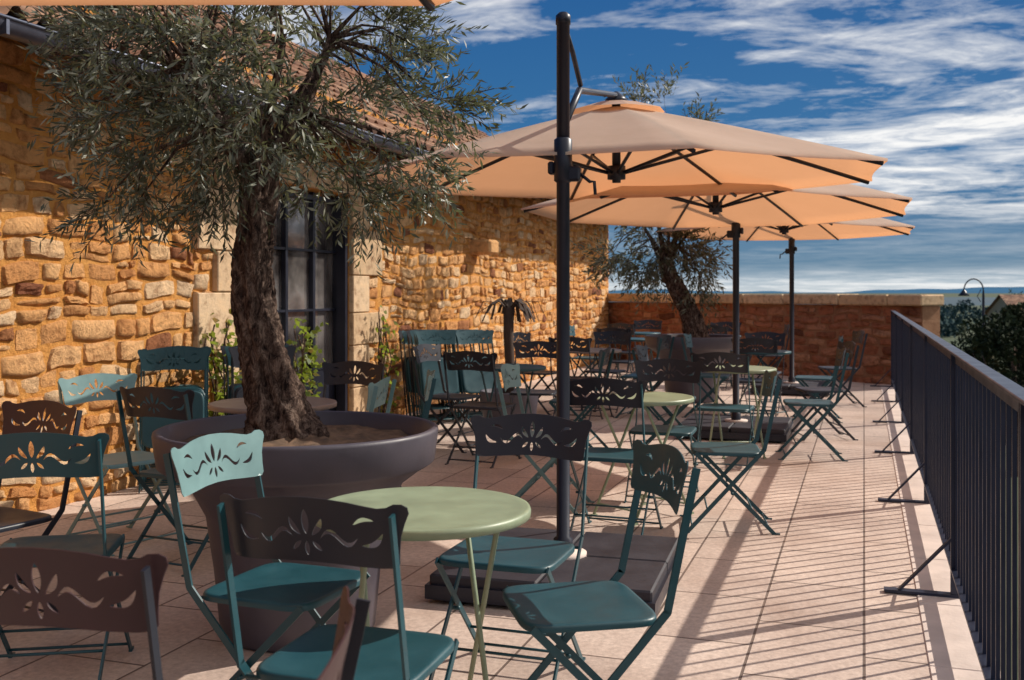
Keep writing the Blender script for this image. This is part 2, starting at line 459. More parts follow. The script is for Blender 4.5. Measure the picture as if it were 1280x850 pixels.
# ------------------------------------------------------------ chair
def leafpoly(p0,p1,w,bend=0,s=0,n=10):
    p0=Vector((*p0,0));p1=Vector((*p1,0));d=p1-p0;L=d.length;d.normalize();q=Vector((-d.y,d.x,0))
    up=[];dn=[]
    for i in range(n+1):
        t=i/n; c=p0+d*L*t+q*(bend*math.sin(math.pi*t)+s*math.sin(2*math.pi*t)); h=w/2*math.sin(math.pi*t)**.7 if 0<t<1 else 0
        up.append(c+q*h); dn.append(c-q*h)
    return [(p.x,p.y) for p in up+dn[-2:0:-1]]
def inpoly(p,poly):
    x,y=p;c=False;n=len(poly);j=n-1
    for i in range(n):
        xi,yi=poly[i];xj,yj=poly[j]
        if (yi>y)!=(yj>y) and x<(xj-xi)*(y-yi)/(yj-yi)+xi: c=not c
        j=i
    return c
def panel_mesh(thick=.0016):
    half=[(0,.010),(.06,.008),(.12,.003),(.17,0),(.200,.001),(.209,.012),(.211,.04),(.216,.075),(.226,.105),(.236,.128),(.234,.142),(.222,.149),(.204,.149),(.188,.141),(.168,.139),(.14,.144),(.10,.152),(.05,.158),(0,.160)]
    out=half+[(-x,y) for x,y in half[-2:0:-1]]
    dens=[]
    for i in range(len(out)):
        a=out[i];b2=out[(i+1)%len(out)]
        for k in range(3): dens.append((a[0]+(b2[0]-a[0])*k/3,a[1]+(b2[1]-a[1])*k/3))
    polys=[dens]
    polys.append(leafpoly((0,.074),(0,.132),.018))
    polys.append(leafpoly((0,.058),(0,.024),.012))
    for sx in(-1,1):
        f=lambda a,b2,w,bd=0,s=0: polys.append(leafpoly((sx*a[0],a[1]),(sx*b2[0],b2[1]),w,bd*sx,s*sx))
        f((.014,.072),(.040,.112),.014,-.004)
        f((.014,.058),(.036,.036),.010)
        f((.034,.066),(.122,.070),.013,0,.016)
        f((.128,.052),(.178,.082),.013,-.012)
        f((.112,.100),(.160,.110),.010,.008)
    pts=[];edges=[]
    for p in polys:
        o=len(pts);pts+=[Vector(q) for q in p];edges+=[(o+i,o+(i+1)%len(p)) for i in range(len(p))]
    nb=len(pts)
    x=-.228
    while x<.23:
        y=.010
        while y<.15:
            if inpoly((x,y),dens) and not any(inpoly((x,y),h) for h in polys[1:]):
                if min((Vector((x,y))-q).length for q in pts[:nb])>.006: pts.append(Vector((x,y)))
            y+=.018
        x+=.019
    vo,eo,fo,_,_,_=delaunay_2d_cdt(pts,edges,[],0,1e-6)
    F2=[]
    for f in fo:
        c=sum((vo[i] for i in f),Vector((0,0)))/len(f)
        if inpoly(c,dens) and not any(inpoly(c,h) for h in polys[1:]): F2.append(tuple(f))
    n=len(vo)
    V=[(v.x,v.y,-thick) for v in vo]+[(v.x,v.y,thick) for v in vo]
    F=[tuple(reversed(f)) for f in F2]+[tuple(i+n for i in f) for f in F2]
    nfl=len(F)
    cnt={}
    for f in F2:
        for i in range(len(f)):
            a,b2=f[i],f[(i+1)%len(f)]
            cnt[(min(a,b2),max(a,b2))]=cnt.get((min(a,b2),max(a,b2)),[])+[(a,b2)]
    for e,l in cnt.items():
        if len(l)==1: a,b2=l[0];F.append((a,b2,b2+n,a+n))
    return V,F,nfl
PV,PF,NFL=panel_mesh()
def add_panel(mb,fn,mat):
    V=[fn(*p) for p in PV]
    mb.add(V,PF[:NFL],mat,True); mb.add(V,PF[NFL:],mat,False)
def seat(mb,M=None,z=.455,mat=0):
    V=[];F=[];n=40;rings=[.35,.65,.85,.94,.985,1.0,1.0]
    V.append(Vector((0,-.01,z-.010)))
    for ri,r in enumerate(rings):
        for k in range(n):
            th=2*math.pi*k/n; c,s_=math.cos(th),math.sin(th)
            e=.32
            x=.205*r*math.copysign(abs(c)**e,c); y=.195*r*math.copysign(abs(s_)**e,s_)-.01
            zz=z-.010*(1-r**3)- (0,0,0,0,.003,.010,.022)[ri]
            V.append(Vector((x,y,zz)))
    if M: V=[M@p for p in V]
    for k in range(n): F.append((0,1+k,1+(k+1)%n))
    for i in range(len(rings)-1):
        for k in range(n):
            a=1+i*n+k;b2=1+i*n+(k+1)%n;F.append((a,a+n,b2+n,b2))
    mb.add(V,F,mat,True)
def chair_mesh(mats,name):
    mb=MB()
    seat(mb)
    T=Vector((0,.275,.865));S=Vector((0,.19,.47));Fp=Vector((0,-.235,.0))
    for sx in(-1,1):
        X=Vector((sx*.212,0,0))
        mb.bar(X+T,X+S,.022,.007,(0,1,0)); mb.bar(X+S+Vector((0,.002,.004)),X+Fp,.022,.007,(0,1,0))
        X=Vector((sx*.196,0,0))
        mb.bar(X+Vector((0,-.185,.445)),X+Vector((0,.25,0)),.022,.007,(0,1,0))
        mb.box((sx*.212,-.24,.004),(.012,.045,.008)); mb.box((sx*.196,.255,.004),(.012,.045,.008))
        mb.tube([(sx*.19,.015,.225),(sx*.222,.015,.225)],.008,8)
    for y,z,w in ((-.205,.035,.21),(.218,.035,.195),(-.12,.13,.21),(.13,.125,.195),(.17,.435,.21)):
        mb.tube([(-w,y,z),(w,y,z)],.0055,6)
    sl2=.085/.395
    add_panel(mb,lambda x,y,z:(x,.262-.035*(x/.23)**2+sl2*(y-.07)+z,.735+y),1)
    return mb.mesh(name,mats)
CH={'t':chair_mesh([M_teal,M_teal],'chair_teal'),'l':chair_mesh([M_lteal,M_lteal],'chair_light'),
    'd':chair_mesh([M_teal,M_dark],'chair_shaded_back'),'b':chair_mesh([M_dark,M_brown],'chair_brown'),'k':chair_mesh([M_dark,M_dark],'chair_black')}  # 'd': teal chair with backlit shade painted on its back panel
CH['c']=chair_mesh([M_teal,M_lteal],'chair_mixed')
crng=random.Random(99)
def chair(x,y,rz,k='t'):
    if y>4: x+=crng.uniform(-.04,.04); rz+=crng.uniform(-7,7)
    return inst('folding_bistro_chair',CH[k],(x,y,0),rz)
chairs=[(-1.17,3.40,0,'d'),(-.78,2.90,-60,'t'),(-1.19,2.30,182,'d'),(-1.70,2.80,88,'c'),
(-1.45,1.74,190,'b'),(-.93,1.17,-69.5,'b'),(-2.69,2.91,208,'t'),(-3.30,3.2,-10,'b'),(-3.8,4.62,75,'l'),(-3.2,4.42,178,'d'),
(-3.22,5.85,0,'k'),(-2.68,4.95,-80,'l'),(-2.62,5.42,-72,'c'),
(-1.31,5.62,180,'d'),(-.76,6.05,-75,'t'),(-1.28,6.75,4,'d'),(-1.87,6.2,92,'l'),
(-1.0,8.2,176,'d'),(-.45,8.8,-80,'d'),(-1.6,8.75,90,'d'),(-.40,10.0,-70,'k'),
(-.48,11.35,-85,'d'),(-1.05,11.9,0,'k'),(-1.62,11.3,90,'t'),(-1.05,10.8,180,'k'),(-.3,12.9,-80,'k'),
(-2.86,7.72,178,'k'),(-3.42,8.3,88,'k'),(-2.3,8.35,-88,'d'),(-2.86,8.9,3,'k'),
(-2.86,10.45,185,'k'),(-3.42,11.1,80,'k'),(-2.28,11.0,-92,'d'),(-2.8,11.55,0,'k'),
(-3.0,13.2,180,'k'),(-3.6,13.8,90,'t'),(-2.45,13.8,-90,'k'),(-3.3,15.2,170,'k'),(-2.75,15.9,-90,'k'),(-2.0,14.6,180,'k'),(-1.3,15.2,-85,'k'),(-3.3,16.5,0,'k'),(-2.0,15.8,0,'k')]
for c in chairs: chair(*c)

def table_mesh(r,mats,name):
    mb=MB(); H=.72
    mb.lathe([(0.0001,H-.004),(r-.06,H-.004),(r-.03,H-.003),(r-.012,H),(r-.003,H-.002),(r,H-.010),(r-.001,H-.026),(r-.006,H-.028),(r-.008,H-.012),(0.0001,H-.014)],n=64)
    k=.62
    for sx in(-1,1):
        a=.185;b2=.165
        mb.tube([(sx*a,-r*k,H-.02),(sx*a,-r*k+.05,H-.06),(sx*a,.235,.012)],.0085,8,1)
        mb.tube([(sx*b2,r*k,H-.02),(sx*b2,r*k-.05,H-.06),(sx*b2,-.235,.012)],.0085,8,1)
        mb.box((sx*a,.24,.006),(.02,.05,.012),1);mb.box((sx*b2,-.24,.006),(.02,.05,.012),1)
    for (y,z,w) in ((.2,.07,.185),(-.2,.07,.165),(-.16,H-.03,.185),(.16,H-.03,.165)):
        mb.tube([(-w,y,z),(w,y,z)],.006,6,1)
    for y in (-r*k,r*k): mb.bar((-.2,y,H-.02),(.2,y,H-.02),.02,.008,(0,1,0),1)
    return mb.mesh(name,mats)
TS=table_mesh(.32,[M_sage,M_sage],'table_sage'); TB=table_mesh(.36,[M_tabled,M_dark],'table_brown'); TT=table_mesh(.32,[M_teal,M_teal],'table_teal')
for x,y,rz,m in ((-1.23,2.79,35,TS),(-3.2,5.15,20,TB),(-1.28,6.17,-30,TS),(-1.0,8.75,20,TS),(-1.05,11.35,60,TT),(-2.86,8.3,0,TT),(-2.86,11.0,40,TB),(-3.0,13.8,0,TT),(-3.3,15.85,0,TT),(-2.0,15.2,10,TT)):
    inst('round_bistro_table',m,(x,y,0),rz)

def folded(mb,M,mb_mat=0):
    def P(x,y,z): return M@Vector((x,y,z))
    wa=M.to_3x3()@Vector((1,0,0))
    for sx in(-1,1):
        mb.bar(P(sx*.212,.02,.0),P(sx*.212,.0,.96),.008,.022,wa,mb_mat)
        mb.bar(P(sx*.196,-.02,.03),P(sx*.196,.01,.60),.008,.022,wa,mb_mat)
    for z,w in((.05,.212),(.16,.196),(.5,.2),(.9,.21)):
        mb.tube([P(-w,.005,z),P(w,.005,z)],.0055,6,mb_mat)
    add_panel(mb,lambda x,y,z:P(x,-.02*(x/.23)**2+z,.82+y),mb_mat)
    Ms=M@Matrix.Translation((0,-.02,.50))@Matrix.Rotation(math.radians(88),4,'X')@Matrix.Translation((0,0,-.455))
    seat(mb,Ms,.455,mb_mat)
def stack(loc,rz,n,dx,dy,mats,lean=5):
    mb=MB(); R=random.Random(int(abs(loc[1])*10))
    for i in range(n):
        M=Matrix.Translation((i*dx+R.uniform(-.015,.015),i*dy,0))@Matrix.Rotation(math.radians(R.uniform(-3,3)),4,'Z')@Matrix.Rotation(math.radians(-lean-i*.6),4,'X')
        folded(mb,M,0 if R.random()<.3 else 1)
    o=mb.obj('stacked_folding_chairs',mats); o.location=(loc[0],loc[1],0); o.rotation_euler=(0,0,math.radians(rz)); return o
stack((-4.42,5.85),35,7,.0,.085,[M_lteal,M_teal],10)
stack((-4.0,6.35),42,5,.0,.085,[M_teal,M_dark],10)
stack((-4.05,9.75),48,6,.0,.085,[M_dark,M_teal],12)
stack((-3.75,10.1),52,7,.0,.085,[M_lteal,M_teal],14)

# ------------------------------------------------------------ umbrellas
def umbrella(loc,rz,tilt=0,R_=1.62,ZR=2.08,D=1.42):
    mb=MB(); AZ=.43; C=Vector((0,D,ZR))
    Mt=Matrix.Translation(C)@Matrix.Rotation(math.radians(tilt),4,'X')
    for sx in(-1,1):
        for sy in(-1,1): mb.box((sx*.245,sy*.245,.095),(.48,.48,.06),1,bev=.008)
    mb.box((0,0,.055),(.94,.07,.03),1);mb.box((0,0,.056),(.07,.94,.03),1)
    for sx in(-1,1):
        for sy in(-1,1): mb.lathe([(0.001,0),(.03,0),(.03,.06),(.001,.06)],(sx*.42,sy*.42,.0),12,0)
        mb.box((sx*.485,0,.05),(.03,1.0,.06),0); mb.box((0,sx*.487,.05),(.94,.03,.061),0)
    mb.lathe([(.001,.138),(.11,.138),(.11,.128),(.11,.12)],n=24,mat=2)
    mb.lathe([(.045,.13),(.045,.2),(.031,.21),(.031,2.6),(.035,2.6),(.035,2.64),(.02,2.655),(.001,2.655)],n=20,mat=0)
    mb.lathe([(.031,1.86),(.043,1.87),(.043,2.06),(.031,2.07)],n=16,mat=0)
    mb.box((.05,0,1.90),(.07,.05,.07),0,bev=.01); mb.tube([(.08,0,1.9),(.13,-.01,1.86),(.15,-.01,1.86),(.155,-.01,1.80)],.008,6)
    mb.box((-.055,0,1.93),(.03,.05,.06),0,bev=.008)
    mb.bar((0,0,2.0),(0,.06,2.18),.03,.05,(1,0,0))
    apex=Mt@Vector((0,0,AZ))
    mid=Vector((0,.36,2.36))
    mb.tube([(0,.05,2.15),mid,apex+Vector((0,-.02,.06)),apex+Vector((0,.01,.03))],[.018,.018,.016,.016],10)
    mb.tube([(.0,.03,2.6),(0,.2,2.52),mid+Vector((0,.03,.03))],.013,8)
    nr=10;na=8;V=[];F=[]
    def zp(r): return AZ*(1-r**1.1)
    for i in range(nr+1):
        r=i/nr
        for s in range(8):
            for k in range(na):
                f=k/na; ph=(s+f)*math.pi/4+math.pi/8
                rad=R_*math.cos(math.pi/8)/math.cos((f-.5)*math.pi/4)
                rad*=1-.02*math.sin(math.pi*f)
                z=zp(r)-.012*math.sin(math.pi*f)*math.sin(math.pi*min(1,r*.85))
                V.append(Mt@Vector((rad*r*math.cos(ph),rad*r*math.sin(ph),z)))
    nn_=8*na
    for i in range(nr):
        for k in range(nn_):
            a=i*nn_+k;b2=i*nn_+(k+1)%nn_
            F.append((a,b2,b2+nn_,a+nn_))
    o=len(V)
    for k in range(nn_):
        p=V[nr*nn_+k]; V.append(p+Vector((0,0,-.014)))
    for k in range(nn_):
        a=nr*nn_+k;b2=nr*nn_+(k+1)%nn_; F.append((a,b2,o+(k+1)%nn_,o+k))
    mb.add(V,F,3,True)
    V=[];F=[]
    for i,(r,z) in enumerate(((0.001,AZ+.03),(.14,AZ+.012),(.30,AZ-.035))):
        for k in range(8):
            ph=k*math.pi/4+math.pi/8; V.append(Mt@Vector((r*math.cos(ph),r*math.sin(ph),z)))
    for i in range(2):
        for k in range(8):
            a=i*8+k;b2=i*8+(k+1)%8;F.append((a,b2,b2+8,a+8))
    mb.add(V,F,3,False)
    for k in range(8):
        ph=k*math.pi/4+math.pi/8; e=Vector((math.cos(ph),math.sin(ph),0))
        def rp(t): return e*(R_*t)+Vector((0,0,zp(t)-.030))
        mb.tube([Mt@rp(t) for t in (.02,.25,.5,.75,.985)],.0125,6)
        mb.tube([Mt@Vector((.05*e.x,.05*e.y,AZ-.40)),Mt@rp(.46)],.0105,6)
    def mt(p): return Mt@Vector(p)
    mb.tube([mt((0,0,AZ+.05)),mt((0,0,AZ-.46))],.026,12); mb.tube([mt((0,0,AZ-.44)),mt((0,0,AZ-.36))],.055,12); mb.tube([mt((0,0,AZ-.08)),mt((0,0,AZ-.04))],.055,12)
    mb.tube([mt((0,0,AZ+.02)),mt((0,0,AZ+.05)),mt((0,0,AZ+.085))],[.075,.055,.01],12)
    o=mb.obj('cantilever_parasol',[M_black,M_base,M_curb,M_can]); o.location=(loc[0],loc[1],0.0); o.rotation_euler=(0,0,math.radians(rz)); return o
umbrella((-1.33,4.64),3,1.2,1.61,2.035)
umbrella((-1.15,9.96),180,1.0,1.60,2.015)
umbrella((-.92,14.37),180,.5,1.58)
umbrella((-.67,-.56),18.8,0,1.62,2.085)

# ------------------------------------------------------------ foliage
def leaves_mesh(name,P,D,L,W,tone,mat,fold=.15):
    n=len(P)
    rnd=rng.normal(size=(n,3)); Q=np.cross(D,rnd); Q/=np.linalg.norm(Q,axis=1)[:,None]+1e-9
    Nn=np.cross(D,Q)
    L=L[:,None];W=W[:,None]
    v=np.empty((n,4,3))
    v[:,0]=P; v[:,1]=P+D*L*.45+Q*W*.5+Nn*W*fold; v[:,2]=P+D*L; v[:,3]=P+D*L*.45-Q*W*.5+Nn*W*fold
    me=bpy.data.meshes.new(name); me.vertices.add(n*4); me.vertices.foreach_set('co',v.reshape(-1))
    me.loops.add(n*4); me.loops.foreach_set('vertex_index',np.arange(n*4)); me.polygons.add(n)
    me.polygons.foreach_set('loop_start',np.arange(n)*4); me.polygons.foreach_set('loop_total',np.full(n,4))
    me.update(calc_edges=True)
    a=me.attributes.new('tone','FLOAT','FACE'); a.data.foreach_set('value',tone)
    me.materials.append(mat); me.validate(); return me
def olive(name,loc,trunk,radii,clumps,twigs,nl,leafL,leafW,seed):
    R=random.Random(seed); root=empty(name); root.location=loc
    mb=MB()
    pts=[];rr=[]
    m=len(trunk)
    for i in range(m-1):
        p0=Vector(trunk[max(i-1,0)]);p1=Vector(trunk[i]);p2=Vector(trunk[i+1]);p3=Vector(trunk[min(i+2,m-1)])
        for k in range(14):
            t=k/14; pts.append(.5*((2*p1)+(p2-p0)*t+(2*p0-5*p1+4*p2-p3)*t*t+(3*p1-p0-3*p2+p3)*t**3)); rr.append(radii[i]*(1-t)+radii[i+1]*t)
    pts.append(Vector(trunk[-1]));rr.append(radii[-1])
    def fn(th,t):
        return 1+.10*math.sin(3*th+5*t+1)+.07*math.sin(5*th-9*t)+.06*math.sin(9*th+14*t)+.05*math.sin(2*th+23*t)+.04*math.sin(13*th+31*t)+.04*math.sin(4*th-47*t)+R.uniform(-.05,.05)
    mb.tube(pts,rr,52,0,True,fn)
    top=pts[-1]
    P=[];D=[];T=[]
    hubs=[]
    for i in range(7):
        a=i*.9+R.uniform(-.2,.2); e=Vector((math.cos(a),math.sin(a),0)); s=pts[-R.randrange(1,24)]
        h1=s+e*R.uniform(.12,.2)+Vector((0,0,R.uniform(.15,.3))); h2=h1+e*R.uniform(.1,.2)+Vector((0,0,R.uniform(.15,.3)))
        r0=radii[-1]*R.uniform(.5,.7)
        mb.tube([s,s.lerp(h1,.5)+Vector((0,0,-.02)),h1,h2],[r0,r0*.85,r0*.65,r0*.4],9,0,True)
        hubs+= [h1,h2]
    for i,(c,r) in enumerate(clumps):
        c=Vector(c)
        st=min(hubs,key=lambda h:(h-c).length)
        midp=st.lerp(c,.5)+Vector((R.uniform(-.06,.06),R.uniform(-.06,.06),R.uniform(0,.1)))
        r0=radii[-1]*R.uniform(.11,.2)
        mb.tube([st,st.lerp(midp,.5),midp,midp.lerp(c,.5),c],[r0,r0*.8,r0*.6,r0*.4,r0*.2],5,0,True)
        ctr=Vector((top.x,top.y,top.z+.35))
        ct=R.gauss(0,.14)
        for j in range(twigs):
            dv=Vector((R.gauss(0,1),R.gauss(0,1),R.gauss(0,1))).normalized()
            s=c+dv*r*R.uniform(.0,.8)
            out=(s-ctr).normalized()
            d=(dv*.6+out*.7+Vector((R.gauss(0,.3),R.gauss(0,.3),R.gauss(.05,.35)))).normalized()
            tl=R.uniform(.5,1.3)*leafL*4.2
            droop=R.uniform(.0,.5)
            p=s.copy(); q=d.copy(); tp=[p.copy()]
            step=tl/nl
            for k in range(nl):
                q=(q+Vector((0,0,-droop/nl))).normalized(); p=p+q*step
                ax=q.cross(Vector((R.gauss(0,1),R.gauss(0,1),R.gauss(0,1)))).normalized()
                ld=(q*R.uniform(.5,1.0)+ax*R.uniform(.5,.9)).normalized()
                P.append(p[:]);D.append(ld[:]); T.append(min(1,max(0,R.gauss(.5+ct,.28))))
                if k%6==5: tp.append(p.copy())
            if j%2==0 and len(tp)>1: mb.tube(tp,[leafL*.04]*len(tp),3,0,False,cap=False)
    mb.obj('trunk_and_branches',[M_bark],root)
    n=len(P); P=np.array(P);D=np.array(D);T=np.array(T)
    me=leaves_mesh('leaves',P,D,leafL*rng.uniform(.7,1.2,n),leafW*rng.uniform(.7,1.2,n),T,M_olive)
    o=bpy.data.objects.new('leaves',me); COL.objects.link(o); o.parent=root
    return root
def pot(loc,s=1,name='round_planter',hz=1.08):
    mb=MB()
    prof=[(.001,0),(.29,0),(.305,.015),(.33,.25),(.36,.44),(.42,.545),(.50,.60),(.525,.612),(.544,.625),(.560,.735),(.558,.745),(.545,.75),(.528,.745),(.515,.66)]
    mb.lathe([(r*s,z*hz) for r,z in prof],n=64)
    V=[];F=[];n=40
    R=random.Random(3)
    for i in range(10):
        r=.515*s*(1-i/10)
        for k in range(n):
            th=2*math.pi*k/n; V.append((r*math.cos(th),r*math.sin(th),.685*hz+.05*(i/10)+R.uniform(-.014,.014)))
    for i in range(9):
        for k in range(n):
            a=i*n+k;b2=i*n+(k+1)%n;F.append((a,b2,b2+n,a+n))
    F.append(tuple(9*n+k for k in range(n)))
    mb.add(V,F,1,True)
    o=mb.obj(name,[M_pot,M_soil]); o.location=loc; return o
def W(dx,dy,z):
    v=CR*dx+CF*dy; return (v.x,v.y,z)
k=.00322
def px(x,y,dy=0): return W((x-373)*k,dy,1.35+(365-y)*k)
T1=(-2.15,3.65,0)
pot(T1)
tr=[W(-.05,0,.70),W(-.065,0,.80),W(-.09,0,.92),W(-.13,0,1.08),W(-.165,0,1.25),W(-.185,0,1.45),W(-.175,.0,1.62),W(-.16,0,1.80),W(-.14,0,1.92)]
ra=[.20,.142,.108,.088,.080,.076,.073,.072,.058]
R=random.Random(11); cl=[]
while len(cl)<56:
    x,y,z=[R.uniform(-1,1) for _ in range(3)]
    q=x*x+y*y+z*z
    if q>1 or q<.06: continue
    cl.append((W(-.21+x*.62,y*.6,2.34+z*.54),R.uniform(.09,.16)))
for (x,y,dy) in ((130,255,.0),(160,215,.1),(150,160,-.2),(115,140,0),(120,90,.2),(200,250,-.2),(240,215,.1),(270,245,-.1),(520,60,0),(545,120,.1),(520,140,-.2),(560,130,0),(530,195,0),(520,225,.1),(480,190,-.1),(450,235,.1),(430,205,0),(460,255,.0),(300,215,-.2),(350,200,-.3),(390,215,.1),(180,40,-.1),(470,30,.2),(150,190,.3),(210,190,-.3),(130,30,0),(160,75,-.2),(105,60,.1),(220,150,-.3),(280,170,-.35),(360,150,-.4),(330,90,-.45),(250,80,-.4)):
    cl.append((px(x,y,dy),.09))
olive('olive_tree',T1,tr,ra,cl,15,16,.052,.0105,5)
T2=(-2.02,12.86,0)
pot(T2,1.05)
tr=[W(.06,0,.68),W(.05,0,.8),W(0,0,1.0),W(-.08,0,1.2),W(-.2,0,1.42),W(-.3,0,1.62),W(-.34,0,1.85)]
ra=[.20,.15,.12,.11,.10,.09,.07]
cl=[]
while len(cl)<40:
    x,y,z=[R.uniform(-1,1) for _ in range(3)]
    if x*x+y*y+z*z>1: continue
    cl.append((W(-.42+x*.72,y*.7,2.78+z*1.02),R.uniform(.14,.24)))
for i in range(20): cl.append((W(R.uniform(-1.15,.2),R.uniform(-.5,.5),R.uniform(1.35,1.95)),.15))
olive('olive_tree',T2,tr,ra,cl,12,13,.085,.022,8)

mb=MB(); mb.lathe([(.001,0),(.22,0),(.25,.02),(.29,.36),(.29,.38),(.27,.38),(.26,.33),(.001,.34)],n=36)
o=mb.obj('cylindrical_planter',[M_pot]); o.location=(-3.3,9.6,0)
mb=MB(); R=random.Random(4)
mb.tube([(0,0,.3),(.01,0,.6),(-.01,0,.9),(0,0,1.20)],[.065,.045,.05,.055],10,0,True,lambda t,q:1+R.uniform(-.2,.2))
for i in range(24):
    th=R.uniform(0,6.28);l=R.uniform(.2,.36);e=Vector((math.cos(th),math.sin(th),0))
    pts=[Vector((0,0,1.17)),e*l*.4+Vector((0,0,1.17+R.uniform(.05,.12))),e*l*.8+Vector((0,0,1.18+R.uniform(-.02,.08))),e*l*1.05+Vector((0,0,1.10+R.uniform(-.06,.05)))]
    for a,b2,ww in zip(pts,pts[1:],(.03,.045,.03)):
        mb.bar(a,b2,ww,.004,e.cross(Vector((0,0,1))))
o=mb.obj('dried_tree_fern',[M_dead]); o.location=(-3.3,9.6,0)

def vine(loc,h,r,n,seed,size=.06):
    R=random.Random(seed);P=[];D=[];T=[];root=empty('climbing_vine');root.location=loc;mb=MB()
    for s in range(7):
        p=Vector((R.uniform(0,.1),R.uniform(-r*.3,r*.3),0));pts=[p.copy()]
        for k in range(10):
            p=p+Vector((R.uniform(-.03,.03),R.uniform(-r*.25,r*.25),h/10*R.uniform(.5,1.1)));p.x=max(.02,min(.3,p.x));pts.append(p.copy())
            for q in range(n//70):
                P.append((p+Vector((R.gauss(.03,.05),R.gauss(0,.07),R.gauss(0,.07))))[:]);d=Vector((R.uniform(.2,1),R.gauss(0,.7),R.gauss(-.2,.6))).normalized();D.append(d[:]);T.append(R.random())
        mb.tube(pts,.007,5)
    mb.obj('stems',[M_bark],root)
    m=len(P);me=leaves_mesh('leaves',np.array(P),np.array(D),size*rng.uniform(.7,1.3,m),size*.8*rng.uniform(.7,1.2,m),np.array(T),M_vine)
    o=bpy.data.objects.new('leaves',me);COL.objects.link(o);o.parent=root
vine((WU+.08,6.75,0),1.25,.25,420,1,.06)
vine((WU+.08,7.9,0),1.2,.3,350,2,.06)
vine((WU+.08,9.55,0),1.4,.15,140,3,.06)

# ------------------------------------------------------------ surroundings
def ground():
    m,nt,b=newmat('fields'); co=objco(nt)
    n=noise(nt,.02,6,.6,co); r=ramp(nt,[(.3,(.03,.05,.018)),(.5,(.05,.075,.03)),(.7,(.10,.10,.055))]); nt.links.new(n.outputs[0],r.inputs[0])
    n2=noise(nt,3,6,.7,co); r2=ramp(nt,[(.3,(.6,.6,.6)),(.7,(1.2,1.2,1.2))]); nt.links.new(n2.outputs[0],r2.inputs[0])
    nt.links.new(mixc(nt,1,r.outputs[0],r2.outputs[0],'MULTIPLY'),b.inputs['Base Color']); b.inputs['Roughness'].default_value=1
    bump(nt,b,n2.outputs[0],.5,.1); return m
mb=MB(); S=14000; quad(mb,[(-S,-S,-4),(S,-S,-4),(S,S,-4),(-S,S,-4)]); mb.obj('ground',[ground()])
M_asph=simple('asphalt',(.05,.05,.055),.85,0,.2,3,.3)
mb=MB(); quad(mb,[(2.5,-40,-3.99),(7.5,-40,-3.99),(11.0,90,-3.99),(6.0,90,-3.99)]); mb.obj('road',[M_asph])
M_h1=simple('distant_forest',(.03,.07,.10),1,0,.3,.02,0); M_h2=simple('distant_hills',(.055,.14,.24),1,0,.15,.002,0,0)  # aerial haze is put into both base colours as blue
def hills(name,dist,h0,h1,mat,seed,base=-4):
    mb=MB();V=[];F=[];n=260;R=random.Random(seed);ph=[R.uniform(0,6) for _ in range(5)]
    for i in range(n+1):
        a=math.radians(-75+150*i/n)
        h=h0+(h1-h0)*(.5+.22*math.sin(9*a+ph[0])+.15*math.sin(23*a+ph[1])+.08*math.sin(61*a+ph[2])+.05*math.sin(140*a+ph[3]))
        for dd_,z in ((dist,base),(dist*1.08,h),(dist*1.25,base)):
            V.append((dd_*math.sin(a),dd_*math.cos(a),z))
    for i in range(n):
        for j in range(2):
            a=i*3+j;F.append((a,a+3,a+4,a+1))
    mb.add(V,F,0,True);mb.obj(name,[mat])
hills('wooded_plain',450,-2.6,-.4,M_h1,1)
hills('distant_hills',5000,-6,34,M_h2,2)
def cam2w(xc,yc,z): v=CR*xc+CF*yc; return (v.x,v.y,z)
# scattered far trees on the plain, one mass
P=[];D=[];T=[];R=random.Random(77)
for i in range(95):
    yc=R.uniform(110,330); xc=R.uniform(.30,.66)*yc; h=R.uniform(1.4,4.2)*(1.25 if xc/yc>.46 else .8); ww=R.uniform(2.0,5.5); t=R.random()
    b0=Vector(cam2w(xc,yc,-4))
    lobes=[(Vector((R.uniform(-.5,.5)*ww,R.uniform(-.5,.5)*ww,h*R.uniform(.3,.72))),R.uniform(.25,.45)*h) for _ in range(5)]
    for j in range(150):
        lc,lr=R.choice(lobes)
        dv=Vector((R.gauss(0,1),R.gauss(0,1),R.gauss(0,1))).normalized()
        P.append((b0+lc+dv*lr*R.uniform(.6,1))[:]);D.append((dv+Vector((R.gauss(0,.5),R.gauss(0,.5),R.gauss(0,.5)))).normalized()[:]);T.append(min(1,t*.6+R.random()*.4))
m_=len(P); me=leaves_mesh('distant_trees',np.array(P),np.array(D),.6*rng.uniform(.6,1.3,m_),.5*rng.uniform(.6,1.3,m_),np.array(T),M_far)
o=bpy.data.objects.new('distant_trees',me);COL.objects.link(o)
